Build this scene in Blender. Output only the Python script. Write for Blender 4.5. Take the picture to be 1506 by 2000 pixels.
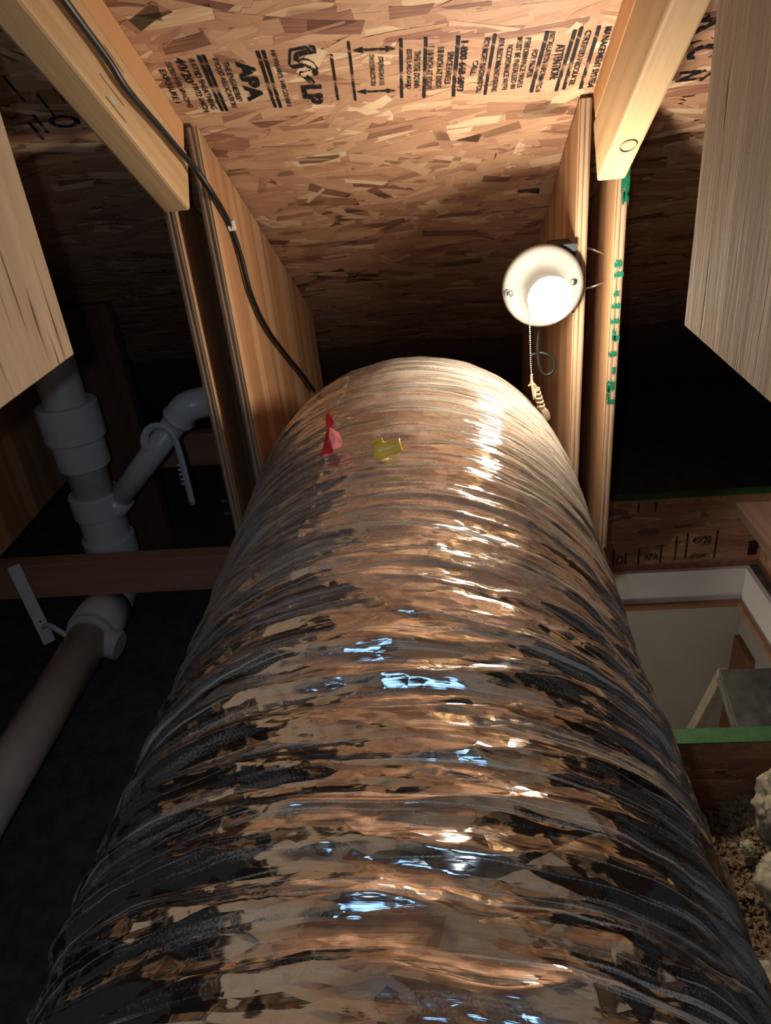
import bpy, bmesh, math, random
import numpy as np
from mathutils import Vector, Matrix, Quaternion
from mathutils.geometry import tessellate_polygon

for o in list(bpy.data.objects):
    bpy.data.objects.remove(o)
SC = bpy.context.scene
COL = SC.collection
random.seed(7)
R = math.radians

# ------------------------------------------------------------------ camera
# world: X right, Y forward along the duct, Z up, metres; lens at the origin
def _n(v): return np.array(v, float) / np.linalg.norm(v)
_f = 1450.0
_F = _n((79, -817, _f)); _D = _n((277, 2600, _f)); _D = _n(_D - _F * (_D @ _F)); _X = np.cross(_D, _F)
right = Vector((_X[0], _F[0], -_D[0])); down = Vector((_X[1], _F[1], -_D[1])); fwd = Vector((_X[2], _F[2], -_D[2]))
cd = bpy.data.cameras.new('camera'); cam = bpy.data.objects.new('camera', cd); COL.objects.link(cam)
cd.sensor_fit = 'VERTICAL'; cd.sensor_height = 24.0; cd.lens = 24.0 * _f / 2000.0
cd.clip_start = 0.01
M3 = Matrix((right, -down, -fwd)).transposed()
cam.matrix_world = M3.to_4x4()
SC.camera = cam

# ------------------------------------------------------------------ world, lights, exposure
w = bpy.data.worlds.new('world'); SC.world = w; w.use_nodes = True
w.node_tree.nodes['Background'].inputs[0].default_value = (0.85, 0.9, 1.0, 1)
w.node_tree.nodes['Background'].inputs[1].default_value = 0.010
SC.view_settings.view_transform = 'Standard'; SC.view_settings.look = 'None'
SC.view_settings.exposure = 0.0; SC.view_settings.gamma = 1.0
SC.view_settings.use_curve_mapping = False
SC.cycles.max_bounces = 5; SC.cycles.diffuse_bounces = 3; SC.cycles.glossy_bounces = 3; SC.cycles.transmission_bounces = 1; SC.cycles.transparent_max_bounces = 5; SC.cycles.volume_bounces = 0
# the phone's white LED flash, two fingers to the left of the lens
ld = bpy.data.lights.new('phone_flash_light', 'AREA'); ld.shape = 'DISK'; ld.size = 0.014
ld.energy = 0.85; ld.color = (0.72, 0.85, 1.0); ld.spread = R(150)
lo = bpy.data.objects.new('phone_flash_light', ld); COL.objects.link(lo)
lo.location = (-0.032, -0.004, 0.010)
lo.rotation_euler = fwd.to_track_quat('-Z', 'Y').to_euler()
# cool LED strip lamp hung under the ridge, behind and above the camera
sd = bpy.data.lights.new('led_strip_light', 'AREA'); sd.shape = 'RECTANGLE'; sd.size = .42; sd.size_y = .15; sd.energy = .60; sd.color = (.27, .55, 1.0)
so = bpy.data.objects.new('led_strip_light', sd); COL.objects.link(so); so.location = (-.02, .12, .50)
so.rotation_euler = Vector((0, .12, -.8)).to_track_quat('-Z', 'Y').to_euler()
# unseen fill light, added to brighten the room under the hatch
pd = bpy.data.lights.new('room_fill_light', 'POINT'); pd.energy = 11.0; pd.color = (1.0, .88, .72); pd.shadow_soft_size = .08
po = bpy.data.objects.new('room_fill_light', pd); COL.objects.link(po); po.location = (-.35, 1.2, -1.65)
BULB_POWER = 300.0

# ------------------------------------------------------------------ materials
def nm(name):
    m = bpy.data.materials.new(name); m.use_nodes = True
    nt = m.node_tree; b = nt.nodes['Principled BSDF']
    return m, nt, b
def N(nt, t, **kw):
    n = nt.nodes.new(t)
    for k, v in kw.items():
        if k.startswith('i_'): n.inputs[k[2:].replace('_', ' ')].default_value = v
        else: setattr(n, k, v)
    return n
def ramp(nt, fac, stops):
    r = nt.nodes.new('ShaderNodeValToRGB'); nt.links.new(fac, r.inputs[0])
    el = r.color_ramp.elements
    while len(el) < len(stops): el.new(0.5)
    for e, (p, c) in zip(el, stops):
        e.position = p; e.color = (*c, 1) if len(c) == 3 else c
    return r.outputs[0]
def mapping(nt, scale, coord='Object', rot=(0, 0, 0)):
    tc = nt.nodes.new('ShaderNodeTexCoord'); mp = nt.nodes.new('ShaderNodeMapping')
    mp.inputs['Scale'].default_value = scale; mp.inputs['Rotation'].default_value = rot
    nt.links.new(tc.outputs[coord], mp.inputs[0]); return mp.outputs[0]
def bump(nt, b, h, strength, dist=0.002):
    bp = nt.nodes.new('ShaderNodeBump'); bp.inputs['Strength'].default_value = strength; bp.inputs['Distance'].default_value = dist
    nt.links.new(h, bp.inputs['Height']); nt.links.new(bp.outputs[0], b.inputs['Normal']); return bp
def plain(name, col, rough=0.6, metal=0.0, spec=0.5, var=0.12, scale=40.0, bmp=0.0):
    m, nt, b = nm(name)
    v = mapping(nt, (scale,) * 3); no = N(nt, 'ShaderNodeTexNoise', i_Scale=1.0, i_Detail=4.0); nt.links.new(v, no.inputs[0])
    c0 = tuple(max(0, c * (1 - var)) for c in col); c1 = tuple(min(1, c * (1 + var)) for c in col)
    nt.links.new(ramp(nt, no.outputs[0], [(0.3, c0), (0.7, c1)]), b.inputs['Base Color'])
    b.inputs['Roughness'].default_value = rough; b.inputs['Metallic'].default_value = metal
    b.inputs['Specular IOR Level'].default_value = spec
    if bmp: bump(nt, b, no.outputs[0], bmp)
    return m
def wood(name, axis, light, dark, scale=1.0, bmp=0.35, ring=0.5, rough=0.75, offset=0.0):
    """sawn softwood, grain along a local axis"""
    m, nt, b = nm(name)
    k = [26.0 * scale] * 3; k['xyz'.index(axis)] = 1.3 * scale
    v = mapping(nt, tuple(k))
    nt.nodes[-1].inputs['Location'].default_value = (offset, offset * .7, offset * 1.3)
    n1 = N(nt, 'ShaderNodeTexNoise', i_Scale=0.55, i_Detail=3.0, i_Distortion=0.4); nt.links.new(v, n1.inputs[0])
    mul = N(nt, 'ShaderNodeMath', operation='MULTIPLY'); mul.inputs[1].default_value = 9.0; nt.links.new(n1.outputs[0], mul.inputs[0])
    fr = N(nt, 'ShaderNodeMath', operation='PINGPONG'); fr.inputs[1].default_value = 1.0; nt.links.new(mul.outputs[0], fr.inputs[0])
    k2 = [260.0 * scale] * 3; k2['xyz'.index(axis)] = 7.0 * scale
    v2 = mapping(nt, tuple(k2)); n2 = N(nt, 'ShaderNodeTexNoise', i_Scale=1.0, i_Detail=3.0); nt.links.new(v2, n2.inputs[0])
    mx = N(nt, 'ShaderNodeMix', data_type='FLOAT'); mx.inputs[0].default_value = 1 - ring
    nt.links.new(fr.outputs[0], mx.inputs[2]); nt.links.new(n2.outputs[0], mx.inputs[3])
    nt.links.new(ramp(nt, mx.outputs[0], [(0.12, dark), (0.5, tuple((a * .4 + c * .6) for a, c in zip(dark, light))), (0.85, light)]), b.inputs['Base Color'])
    b.inputs['Roughness'].default_value = rough; b.inputs['Specular IOR Level'].default_value = 0.3
    bump(nt, b, n2.outputs[0], bmp, 0.0015)
    return m
def weathered(name, light, dark, crack, offset=0.0):
    m, nt, b = nm(name)
    v = mapping(nt, (60, 60, 5)); nt.nodes[-1].inputs['Location'].default_value = (offset,) * 3
    n1 = N(nt, 'ShaderNodeTexNoise', i_Scale=1.0, i_Detail=6.0, i_Roughness=.65, i_Distortion=.3); nt.links.new(v, n1.inputs[0])
    v2 = mapping(nt, (14, 14, 3)); n0 = N(nt, 'ShaderNodeTexNoise', i_Scale=1.0, i_Detail=3.0); nt.links.new(v2, n0.inputs[0])
    v3 = mapping(nt, (95, 95, 4.5), rot=(R(4), 0, 0)); n3 = N(nt, 'ShaderNodeTexNoise', i_Scale=1.0, i_Detail=2.0, i_Distortion=.5); nt.links.new(v3, n3.inputs[0])
    mx = N(nt, 'ShaderNodeMix', data_type='FLOAT'); mx.inputs[0].default_value = .35; nt.links.new(n1.outputs[0], mx.inputs[2]); nt.links.new(n0.outputs[0], mx.inputs[3])
    base = ramp(nt, mx.outputs[0], [(.33, dark), (.52, tuple((a + c) / 2 for a, c in zip(dark, light))), (.68, light)])
    ck = ramp(nt, n3.outputs[0], [(.29, (1,) * 3), (.36, (0,) * 3)])
    cm = N(nt, 'ShaderNodeMix', data_type='RGBA'); nt.links.new(ck, cm.inputs[0]); nt.links.new(base, cm.inputs[6]); cm.inputs[7].default_value = (*crack, 1)
    nt.links.new(cm.outputs[2], b.inputs['Base Color']); b.inputs['Roughness'].default_value = .85; b.inputs['Specular IOR Level'].default_value = .25
    hs = N(nt, 'ShaderNodeMath', operation='MULTIPLY_ADD'); hs.inputs[1].default_value = -1.2; nt.links.new(ck, hs.inputs[0]); nt.links.new(n1.outputs[0], hs.inputs[2])
    bump(nt, b, hs.outputs[0], .7, .0022)
    return m
def ply_edge(name, light, dark, th):
    m, nt, b = nm(name)
    tc = N(nt, 'ShaderNodeTexCoord'); sx = N(nt, 'ShaderNodeSeparateXYZ'); nt.links.new(tc.outputs['Object'], sx.inputs[0])
    v = mapping(nt, (90, 90, 12)); n2 = N(nt, 'ShaderNodeTexNoise', i_Scale=1.0, i_Detail=4.0); nt.links.new(v, n2.inputs[0])
    a = N(nt, 'ShaderNodeMath', operation='MULTIPLY_ADD'); a.inputs[1].default_value = 5.0 / th; a.inputs[2].default_value = 10.0
    nt.links.new(sx.outputs[0], a.inputs[0])
    fl = N(nt, 'ShaderNodeMath', operation='PINGPONG'); fl.inputs[1].default_value = 1.0; nt.links.new(a.outputs[0], fl.inputs[0])
    mx = N(nt, 'ShaderNodeMix', data_type='FLOAT'); mx.inputs[0].default_value = 0.5
    nt.links.new(fl.outputs[0], mx.inputs[2]); nt.links.new(n2.outputs[0], mx.inputs[3])
    nt.links.new(ramp(nt, mx.outputs[0], [(0.25, dark), (0.55, light)]), b.inputs['Base Color'])
    b.inputs['Roughness'].default_value = 0.85
    bump(nt, b, mx.outputs[0], 0.6, 0.002)
    return m
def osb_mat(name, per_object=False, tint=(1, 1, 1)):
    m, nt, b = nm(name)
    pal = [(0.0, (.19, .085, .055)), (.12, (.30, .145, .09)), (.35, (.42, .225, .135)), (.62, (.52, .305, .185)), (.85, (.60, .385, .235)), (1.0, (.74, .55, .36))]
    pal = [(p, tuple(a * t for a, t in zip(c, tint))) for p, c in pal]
    if per_object:
        src = N(nt, 'ShaderNodeObjectInfo').outputs['Random']; co = mapping(nt, (18, 240, 200))
    else:
        at = N(nt, 'ShaderNodeAttribute', attribute_name='tone'); src = at.outputs['Fac']
        uv = N(nt, 'ShaderNodeUVMap', uv_map='grain'); mp = N(nt, 'ShaderNodeMapping'); mp.inputs['Scale'].default_value = (18, 240, 1)
        nt.links.new(uv.outputs[0], mp.inputs[0]); co = mp.outputs[0]
    n2 = N(nt, 'ShaderNodeTexNoise', i_Scale=1.0, i_Detail=4.0); nt.links.new(co, n2.inputs[0])
    ad = N(nt, 'ShaderNodeMath', operation='MULTIPLY_ADD'); ad.inputs[1].default_value = 0.5; nt.links.new(n2.outputs[0], ad.inputs[0])
    sb = N(nt, 'ShaderNodeMath', operation='SUBTRACT'); sb.inputs[1].default_value = 0.25; nt.links.new(src, sb.inputs[0]); nt.links.new(sb.outputs[0], ad.inputs[2])
    nt.links.new(ramp(nt, ad.outputs[0], pal), b.inputs['Base Color'])
    b.inputs['Roughness'].default_value = 0.62; b.inputs['Specular IOR Level'].default_value = 0.35
    bump(nt, b, n2.outputs[0], 0.3, 0.001)
    return m
def ink_mat(name, col, wear=0.44, scale=120.0):
    m, nt, b = nm(name)
    v = mapping(nt, (scale,) * 3); n1 = N(nt, 'ShaderNodeTexNoise', i_Scale=1.0, i_Detail=5.0); nt.links.new(v, n1.inputs[0])
    al = ramp(nt, n1.outputs[0], [(wear - .08, (.25,) * 3), (wear + .02, (1,) * 3)])
    b.inputs['Base Color'].default_value = (*col, 1); b.inputs['Roughness'].default_value = 0.7
    b.inputs['Specular IOR Level'].default_value = 0.2
    nt.links.new(al, b.inputs['Alpha'])
    return m
def foil_mat():
    m, nt, b = nm('foil')
    uv = N(nt, 'ShaderNodeUVMap', uv_map='flat')        # metres: u round the duct, v along it
    def mp(sc, rot=0.0):
        q = N(nt, 'ShaderNodeMapping'); q.inputs['Scale'].default_value = sc; q.inputs['Rotation'].default_value = (0, 0, rot); nt.links.new(uv.outputs[0], q.inputs[0]); return q.outputs[0]
    # dust: fine speckle gathered along the ribs, patchy
    sp = N(nt, 'ShaderNodeTexNoise', i_Scale=700.0, i_Detail=3.0); nt.links.new(mp((1, 1, 1)), sp.inputs[0])
    pa = N(nt, 'ShaderNodeTexNoise', i_Scale=1.0, i_Detail=5.0, i_Roughness=.65); nt.links.new(mp((5, 110, 1), .08), pa.inputs[0])
    big = N(nt, 'ShaderNodeAttribute', attribute_name='dust')
    a1 = N(nt, 'ShaderNodeMath', operation='ADD'); nt.links.new(pa.outputs[0], a1.inputs[0]); nt.links.new(big.outputs['Fac'], a1.inputs[1])
    a2 = N(nt, 'ShaderNodeMath', operation='MULTIPLY_ADD'); a2.inputs[1].default_value = .55; nt.links.new(sp.outputs[0], a2.inputs[0]); nt.links.new(a1.outputs[0], a2.inputs[2])
    th_ = N(nt, 'ShaderNodeTexNoise', i_Scale=1.0, i_Detail=3.0, i_Distortion=.3); nt.links.new(mp((3.2, 330, 1), .06), th_.inputs[0])
    thr = ramp(nt, th_.outputs[0], [(.56, (0,) * 3), (.66, (.34,) * 3)])
    a3 = N(nt, 'ShaderNodeMath', operation='ADD'); nt.links.new(a2.outputs[0], a3.inputs[0]); nt.links.new(thr, a3.inputs[1]); a2 = a3
    dust = ramp(nt, a2.outputs[0], [(.70, (0.02,) * 3), (.86, (.30,) * 3), (1.0, (.66,) * 3)])
    # fine drawn lines in the film
    st = N(nt, 'ShaderNodeTexNoise', i_Scale=1.0, i_Detail=4.0, i_Distortion=.4); nt.links.new(mp((5, 240, 1), .04), st.inputs[0])
    # flat facets of crumpled film: every cell has a tilt of its own
    wn = N(nt, 'ShaderNodeTexNoise', i_Scale=14.0, i_Detail=3.0); nt.links.new(uv.outputs[0], wn.inputs[0])
    crump = N(nt, 'ShaderNodeAttribute', attribute_name='crumple')
    geo = N(nt, 'ShaderNodeNewGeometry'); cur_n = geo.outputs['Normal']
    for sc, rot, amp in (((6, 40, 1), .16, .36), ((17, 95, 1), -.22, .30), ((46, 170, 1), .12, .14)):
        q = N(nt, 'ShaderNodeMapping'); q.inputs['Scale'].default_value = sc; q.inputs['Rotation'].default_value = (0, 0, rot)
        wv = N(nt, 'ShaderNodeVectorMath', operation='MULTIPLY_ADD'); wv.inputs[1].default_value = (.03, .008, 0); nt.links.new(wn.outputs['Color'], wv.inputs[0]); nt.links.new(uv.outputs[0], wv.inputs[2])
        nt.links.new(wv.outputs[0], q.inputs[0])
        vo = N(nt, 'ShaderNodeTexVoronoi', feature='F1', i_Scale=1.0); nt.links.new(q.outputs[0], vo.inputs['Vector'])
        c5 = N(nt, 'ShaderNodeVectorMath', operation='SUBTRACT'); c5.inputs[1].default_value = (.5, .5, .5); nt.links.new(vo.outputs['Color'], c5.inputs[0])
        am = N(nt, 'ShaderNodeMath', operation='MULTIPLY'); am.inputs[1].default_value = amp; nt.links.new(crump.outputs['Fac'], am.inputs[0])
        sc_ = N(nt, 'ShaderNodeVectorMath', operation='SCALE'); nt.links.new(c5.outputs[0], sc_.inputs[0]); nt.links.new(am.outputs[0], sc_.inputs['Scale'])
        ad = N(nt, 'ShaderNodeVectorMath', operation='ADD'); nt.links.new(cur_n, ad.inputs[0]); nt.links.new(sc_.outputs[0], ad.inputs[1]); cur_n = ad.outputs[0]
    nz = N(nt, 'ShaderNodeVectorMath', operation='NORMALIZE'); nt.links.new(cur_n, nz.inputs[0])
    bp = N(nt, 'ShaderNodeBump', i_Strength=0.25, i_Distance=0.0014); nt.links.new(st.outputs[0], bp.inputs['Height']); nt.links.new(nz.outputs[0], bp.inputs['Normal'])
    b.inputs['Base Color'].default_value = (.80, .77, .74, 1); b.inputs['Metallic'].default_value = 1.0
    b.inputs['Roughness'].default_value = 0.085
    nt.links.new(bp.outputs[0], b.inputs['Normal'])
    d = N(nt, 'ShaderNodeBsdfDiffuse'); d.inputs[0].default_value = (.40, .35, .29, 1); nt.links.new(bp.outputs[0], d.inputs['Normal'])
    ms = N(nt, 'ShaderNodeMixShader'); nt.links.new(dust, ms.inputs[0]); nt.links.new(b.outputs[0], ms.inputs[1]); nt.links.new(d.outputs[0], ms.inputs[2])
    nt.links.new(ms.outputs[0], nt.nodes['Material Output'].inputs[0])
    return m

MAT = dict(
    chord=wood('lumber_pale', 'y', (.585, .395, .215), (.44, .27, .13), .8, .3, .55),
    cap=wood('lumber_orange', 'y', (.62, .33, .15), (.46, .22, .09), .8, .3, .6, offset=3.1),
    plyz=wood('plywood_face', 'z', (.56, .34, .18), (.34, .165, .075), .55, .25, .7, offset=1.7),
    plyw=weathered('plywood_weathered', (.52, .38, .24), (.36, .235, .135), (.13, .075, .04), 5.2),
    plye=ply_edge('plywood_edge', (.46, .31, .19), (.17, .09, .05), .018),
    beam=wood('lumber_dark', 'x', (.56, .28, .17), (.40, .185, .105), .8, .3, .5, offset=8.),
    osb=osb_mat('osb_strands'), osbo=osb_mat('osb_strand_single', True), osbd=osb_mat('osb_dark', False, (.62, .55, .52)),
    osbbase=plain('osb_core', (.30, .15, .08), .8, var=.3, scale=60),
    ink=ink_mat('black_stencil_ink', (.012, .011, .012)), green=ink_mat('green_stencil_ink', (.0, .15, .085), .47, 200.),
    greenp=plain('green_paint', (.035, .115, .035), .6, var=.2, scale=80),
    pvc=plain('white_pvc', (.62, .62, .61), .35, var=.06, scale=14), pvcf=plain('white_pvc_fitting', (.70, .71, .72), .3, var=.04, scale=14),
    hang=plain('white_plastic', (.66, .69, .72), .45, var=.08, scale=60),
    cable=plain('black_cable_jacket', (.012, .013, .013), .38, var=.3, scale=300), clip=plain('clip_white', (.8, .79, .76), .5),
    porc=plain('white_porcelain', (.28, .273, .25), .22, var=.03), steel=plain('screw_steel', (.62, .61, .58), .25, 1.0),
    box=plain('dark_box_plastic', (.006, .012, .014), .5), cord=plain('beige_cotton_cord', (.30, .225, .15), .85, var=.2, scale=900, bmp=.4),
    red=plain('red_foil_tape', (.42, .03, .05), .35, var=.3, scale=120), pink=plain('tape_pink_underside', (.75, .36, .32), .4, var=.2, scale=120), yel=plain('yellow_plastic', (.70, .50, .07), .4, var=.08),
    dry=plain('white_drywall', (.62, .61, .59), .8, var=.04, scale=10), trim=wood('trim_brown', 'x', (.34, .17, .10), (.22, .10, .055)),
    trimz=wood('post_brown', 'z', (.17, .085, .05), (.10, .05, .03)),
    wallp=plain('room_paint', (.62, .60, .54), .8, var=.03, scale=6), lad=plain('ladder_grey', (.17, .17, .155), .55, .3, var=.35, scale=30), lade=plain('ladder_rail', (.36, .29, .22), .5, .2, var=.2, scale=30),
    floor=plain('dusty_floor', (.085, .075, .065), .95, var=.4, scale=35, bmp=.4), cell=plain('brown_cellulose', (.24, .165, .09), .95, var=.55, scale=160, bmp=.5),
    fib=plain('white_fibreglass', (.44, .39, .28), .95, var=.45, scale=90, bmp=.5), plank=wood('plank', 'y', (.48, .34, .25), (.33, .21, .14), offset=2.2),
    galv=plain('galvanised_nail', (.6, .57, .52), .35, .9), lint=plain('mark_pale', (.42, .40, .38), .8),
)
MAT['foil'] = foil_mat()
m, nt, b = nm('lit_bulb_glass')
b.inputs['Base Color'].default_value = (.9, .9, .9, 1); b.inputs['Emission Color'].default_value = (1.0, .865, .69, 1); b.inputs['Emission Strength'].default_value = BULB_POWER
MAT['bulb'] = m

# ------------------------------------------------------------------ helpers
def tag(o, label=None, cat=None, group=None, kind=None):
    if label: o['label'] = label
    if cat: o['category'] = cat
    if group: o['group'] = group
    if kind: o['kind'] = kind
    return o
def empty(name, loc, label=None, cat=None, group=None):
    o = bpy.data.objects.new(name, None); COL.objects.link(o); o.location = loc; o.empty_display_size = .05
    return tag(o, label, cat, group)
def link(name, me, mat, parent=None, loc=(0, 0, 0), rot=None, smooth=False):
    if mat is not None and not me.materials:
        for q in (mat if isinstance(mat, (list, tuple)) else [mat]): me.materials.append(MAT[q])
    o = bpy.data.objects.new(name, me); COL.objects.link(o)
    if smooth:
        for p in me.polygons: p.use_smooth = True
    mw = Matrix.Translation(loc) @ (rot.to_4x4() if rot is not None else Matrix.Identity(4))
    if parent is not None:
        o.parent = parent
        pm = Matrix.Translation(parent.location) if parent.parent is None and parent.type == 'EMPTY' else parent['_mw'] if '_mw' in parent else None
        o.matrix_parent_inverse = world_of(parent).inverted()
    o.matrix_basis = mw
    return o
def world_of(o):
    if o.parent is None: return o.matrix_basis.copy()
    return world_of(o.parent) @ o.matrix_parent_inverse @ o.matrix_basis
def from_bm(name, bm, mat, parent=None, loc=(0, 0, 0), rot=None, smooth=False):
    me = bpy.data.meshes.new(name); bm.normal_update(); bm.to_mesh(me); bm.free()
    return link(name, me, mat, parent, loc, rot, smooth)
def bm_box(sx, sy, sz, bev=0.0, c=(0, 0, 0), bm=None):
    own = bm or bmesh.new()
    t = bmesh.new(); bmesh.ops.create_cube(t, size=1.0)
    for v in t.verts: v.co = Vector((v.co.x * sx, v.co.y * sy, v.co.z * sz))
    if bev: bmesh.ops.bevel(t, geom=list(t.edges), offset=bev, segments=2, affect='EDGES', profile=.6)
    for v in t.verts: v.co += Vector(c)
    me = bpy.data.meshes.new('tmp'); t.to_mesh(me); t.free(); own.from_mesh(me); bpy.data.meshes.remove(me)
    return own
def box(name, lo_, hi_, mat, parent=None, bev=.0015):
    lo_, hi_ = Vector(lo_), Vector(hi_); s = hi_ - lo_; c = (lo_ + hi_) / 2
    return from_bm(name, bm_box(s.x, s.y, s.z, bev), mat, parent, c)
def prism(name, pts, x0, x1, mat, parent=None, bev=.0012):
    """polygon in (y, z) pushed out along x; second material on its narrow edges"""
    cy = sum(p[0] for p in pts) / len(pts); cz = sum(p[1] for p in pts) / len(pts); cx = (x0 + x1) / 2
    bm = bmesh.new(); h = abs(x1 - x0) / 2
    vs = [bm.verts.new((-h, y - cy, z - cz)) for y, z in pts]; f = bm.faces.new(vs)
    ex = bmesh.ops.extrude_face_region(bm, geom=[f])
    for v in [g for g in ex['geom'] if isinstance(g, bmesh.types.BMVert)]: v.co.x = h
    bmesh.ops.recalc_face_normals(bm, faces=list(bm.faces))
    if bev: bmesh.ops.bevel(bm, geom=list(bm.edges), offset=bev, segments=1, affect='EDGES')
    bm.normal_update()
    for f in bm.faces: f.material_index = 0 if abs(f.normal.x) > .5 else 1
    return from_bm(name, bm, mat, parent, (cx, cy, cz))
def frame_at(p, d, up=(0, 0, 1)):
    d = Vector(d).normalized(); u = Vector(up)
    x = d.cross(u)
    if x.length < 1e-5: x = d.cross(Vector((1, 0, 0)))
    x.normalize(); return x, x.cross(d)
def smooth_path(pts, n=8):
    pts = [Vector(p) for p in pts]; out = []
    for i in range(len(pts) - 1):
        p0 = pts[max(i - 1, 0)]; p1 = pts[i]; p2 = pts[i + 1]; p3 = pts[min(i + 2, len(pts) - 1)]
        for k in range(n):
            t = k / n
            out.append(.5 * ((2 * p1) + (p2 - p0) * t + (2 * p0 - 5 * p1 + 4 * p2 - p3) * t * t + (3 * p1 - p0 - 3 * p2 + p3) * t ** 3))
    out.append(pts[-1]); return out
def bm_tube(pts, rad, seg=12, cap=True, bm=None, flat=None):
    """rad: number or list; flat=(a, b) scales the two cross axes"""
    bm = bm or bmesh.new(); pts = [Vector(p) for p in pts]; rings = []
    up = None
    for i, p in enumerate(pts):
        d = (pts[min(i + 1, len(pts) - 1)] - pts[max(i - 1, 0)]).normalized()
        if up is None: x, up = frame_at(p, d)
        else:
            x = d.cross(up).normalized(); up = x.cross(d).normalized()
        r = rad[i] if isinstance(rad, (list, tuple)) else rad
        a, b_ = flat or (1, 1)
        rings.append([bm.verts.new(p + x * (math.cos(t) * r * a) + up * (math.sin(t) * r * b_)) for t in [2 * math.pi * k / seg for k in range(seg)]])
    for i in range(len(rings) - 1):
        for k in range(seg):
            bm.faces.new((rings[i][k], rings[i][(k + 1) % seg], rings[i + 1][(k + 1) % seg], rings[i + 1][k]))
    if cap: bm.faces.new(rings[0][::-1]); bm.faces.new(rings[-1])
    bmesh.ops.recalc_face_normals(bm, faces=list(bm.faces))
    return bm
def tube(name, pts, rad, mat, parent=None, seg=14, flat=None):
    pts = [Vector(p) for p in pts]; c = sum(pts, Vector()) / len(pts)
    bm = bm_tube([p - c for p in pts], rad, seg, True, None, flat)
    o = from_bm(name, bm, mat, parent, c)
    for p in o.data.polygons: p.use_smooth = len(p.vertices) == 4
    return o
def lathe(name, prof, origin, axis, mat, parent=None, seg=40):
    """prof: list of (distance along the axis, radius)"""
    a = Vector(axis).normalized(); x, y = frame_at(origin, a)
    bm = bmesh.new(); rings = []
    for t, r in prof:
        rings.append([bm.verts.new(a * t + x * (math.cos(q) * r) + y * (math.sin(q) * r)) for q in [2 * math.pi * k / seg for k in range(seg)]] if r > 1e-6 else [bm.verts.new(a * t)])
    for i in range(len(rings) - 1):
        A, B = rings[i], rings[i + 1]
        for k in range(seg):
            k2 = (k + 1) % seg
            if len(A) == 1 and len(B) == 1: continue
            if len(A) == 1: bm.faces.new((A[0], B[k], B[k2]))
            elif len(B) == 1: bm.faces.new((A[k2], A[k], B[0]))
            else: bm.faces.new((A[k2], A[k], B[k], B[k2]))
    if len(rings[0]) > 1: bm.faces.new(rings[0])
    if len(rings[-1]) > 1: bm.faces.new(rings[-1])
    bmesh.ops.recalc_face_normals(bm, faces=list(bm.faces))
    o = from_bm(name, bm, mat, parent, origin)
    me = o.data
    for p in me.polygons: p.use_smooth = len(p.vertices) <= 4
    me.set_sharp_from_angle(angle=R(35))
    return o

# value noise for relief
def vnoise(x, y, seed=0):
    xi = np.floor(x).astype(np.int64); yi = np.floor(y).astype(np.int64); xf = x - xi; yf = y - yi
    def h(a, b):
        n = (a * 374761393 + b * 668265263 + seed * 1442695041) & 0xffffffff
        n = ((n ^ (n >> 13)) * 1274126177) & 0xffffffff
        return ((n ^ (n >> 16)) & 0xffff) / 32767.5 - 1.0
    u = xf * xf * (3 - 2 * xf); v = yf * yf * (3 - 2 * yf)
    return (h(xi, yi) * (1 - u) + h(xi + 1, yi) * u) * (1 - v) + (h(xi, yi + 1) * (1 - u) + h(xi + 1, yi + 1) * u) * v

def facet(x, y, seed=0):
    """piecewise flat triangles: crumpled sheet"""
    x = x + .45 * vnoise(x * .7 + 5, y * .7, seed + 50); y = y + .45 * vnoise(x * .7, y * .7 + 9, seed + 51)
    yi = np.floor(y).astype(np.int64); x = x + .5 * (yi % 2); xi = np.floor(x).astype(np.int64); fx = x - xi; fy = y - yi
    def h(a, b):
        a = 2 * a - (b % 2)
        n = (a * 374761393 + b * 668265263 + seed * 1442695041) & 0xffffffff
        n = ((n ^ (n >> 13)) * 1274126177) & 0xffffffff
        return ((n ^ (n >> 16)) & 0xffff) / 32767.5 - 1.0
    # rows are shifted by half a cell: lower edge at b=yi, upper edge nodes sit half a cell off
    up0 = h(xi + np.where(yi % 2 == 0, 0, -0), yi + 1) ; e = yi % 2
    # upper row nodes at x' = k + .5 (in this row's frame); pick triangles by position
    k = np.floor(fx + .5 - 0.0).astype(np.int64)          # 0 -> left upper node at -.5, 1 -> at +.5
    ul = h(xi + k - 1 + (1 - e), yi + 1); ur = h(xi + k + (1 - e), yi + 1)
    ll = h(xi, yi); lr = h(xi + 1, yi)
    gx = fx - (k - .5)                                   # position between the two upper nodes 0..1
    # apex-down triangle weights when near the upper edge, else apex-up
    lown = np.where(k == 0, ll, lr); lx = np.where(k == 0, .5, .5)
    topw = (ul * (1 - gx) + ur * gx)
    lo_lin = ll * (1 - fx) + lr * fx
    return lo_lin * (1 - fy) + topw * fy

# ------------------------------------------------------------------ roof geometry
PITCH = R(31.19); SL = Vector((0, math.cos(PITCH), -math.sin(PITCH))); ND = Vector((0, math.sin(PITCH), math.cos(PITCH)))
DECK = 0.60
def deck(u, v, h=0.0):            # u across, v down the slope, h out of the sheathing towards the attic
    return Vector((u, 0, 0)) + SL * v + ND * (DECK - h)
def deck_z(y, h=0.0): return (DECK - h - y * ND.y) / ND.z
ROT_DECK = Matrix((SL, Vector((1, 0, 0)), SL.cross(Vector((1, 0, 0))))).transposed()   # local x down the slope, y across, z out of the sheathing
CH = .122                         # depth of the two stacked chord members
FLOOR_Z = -1.10

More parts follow.
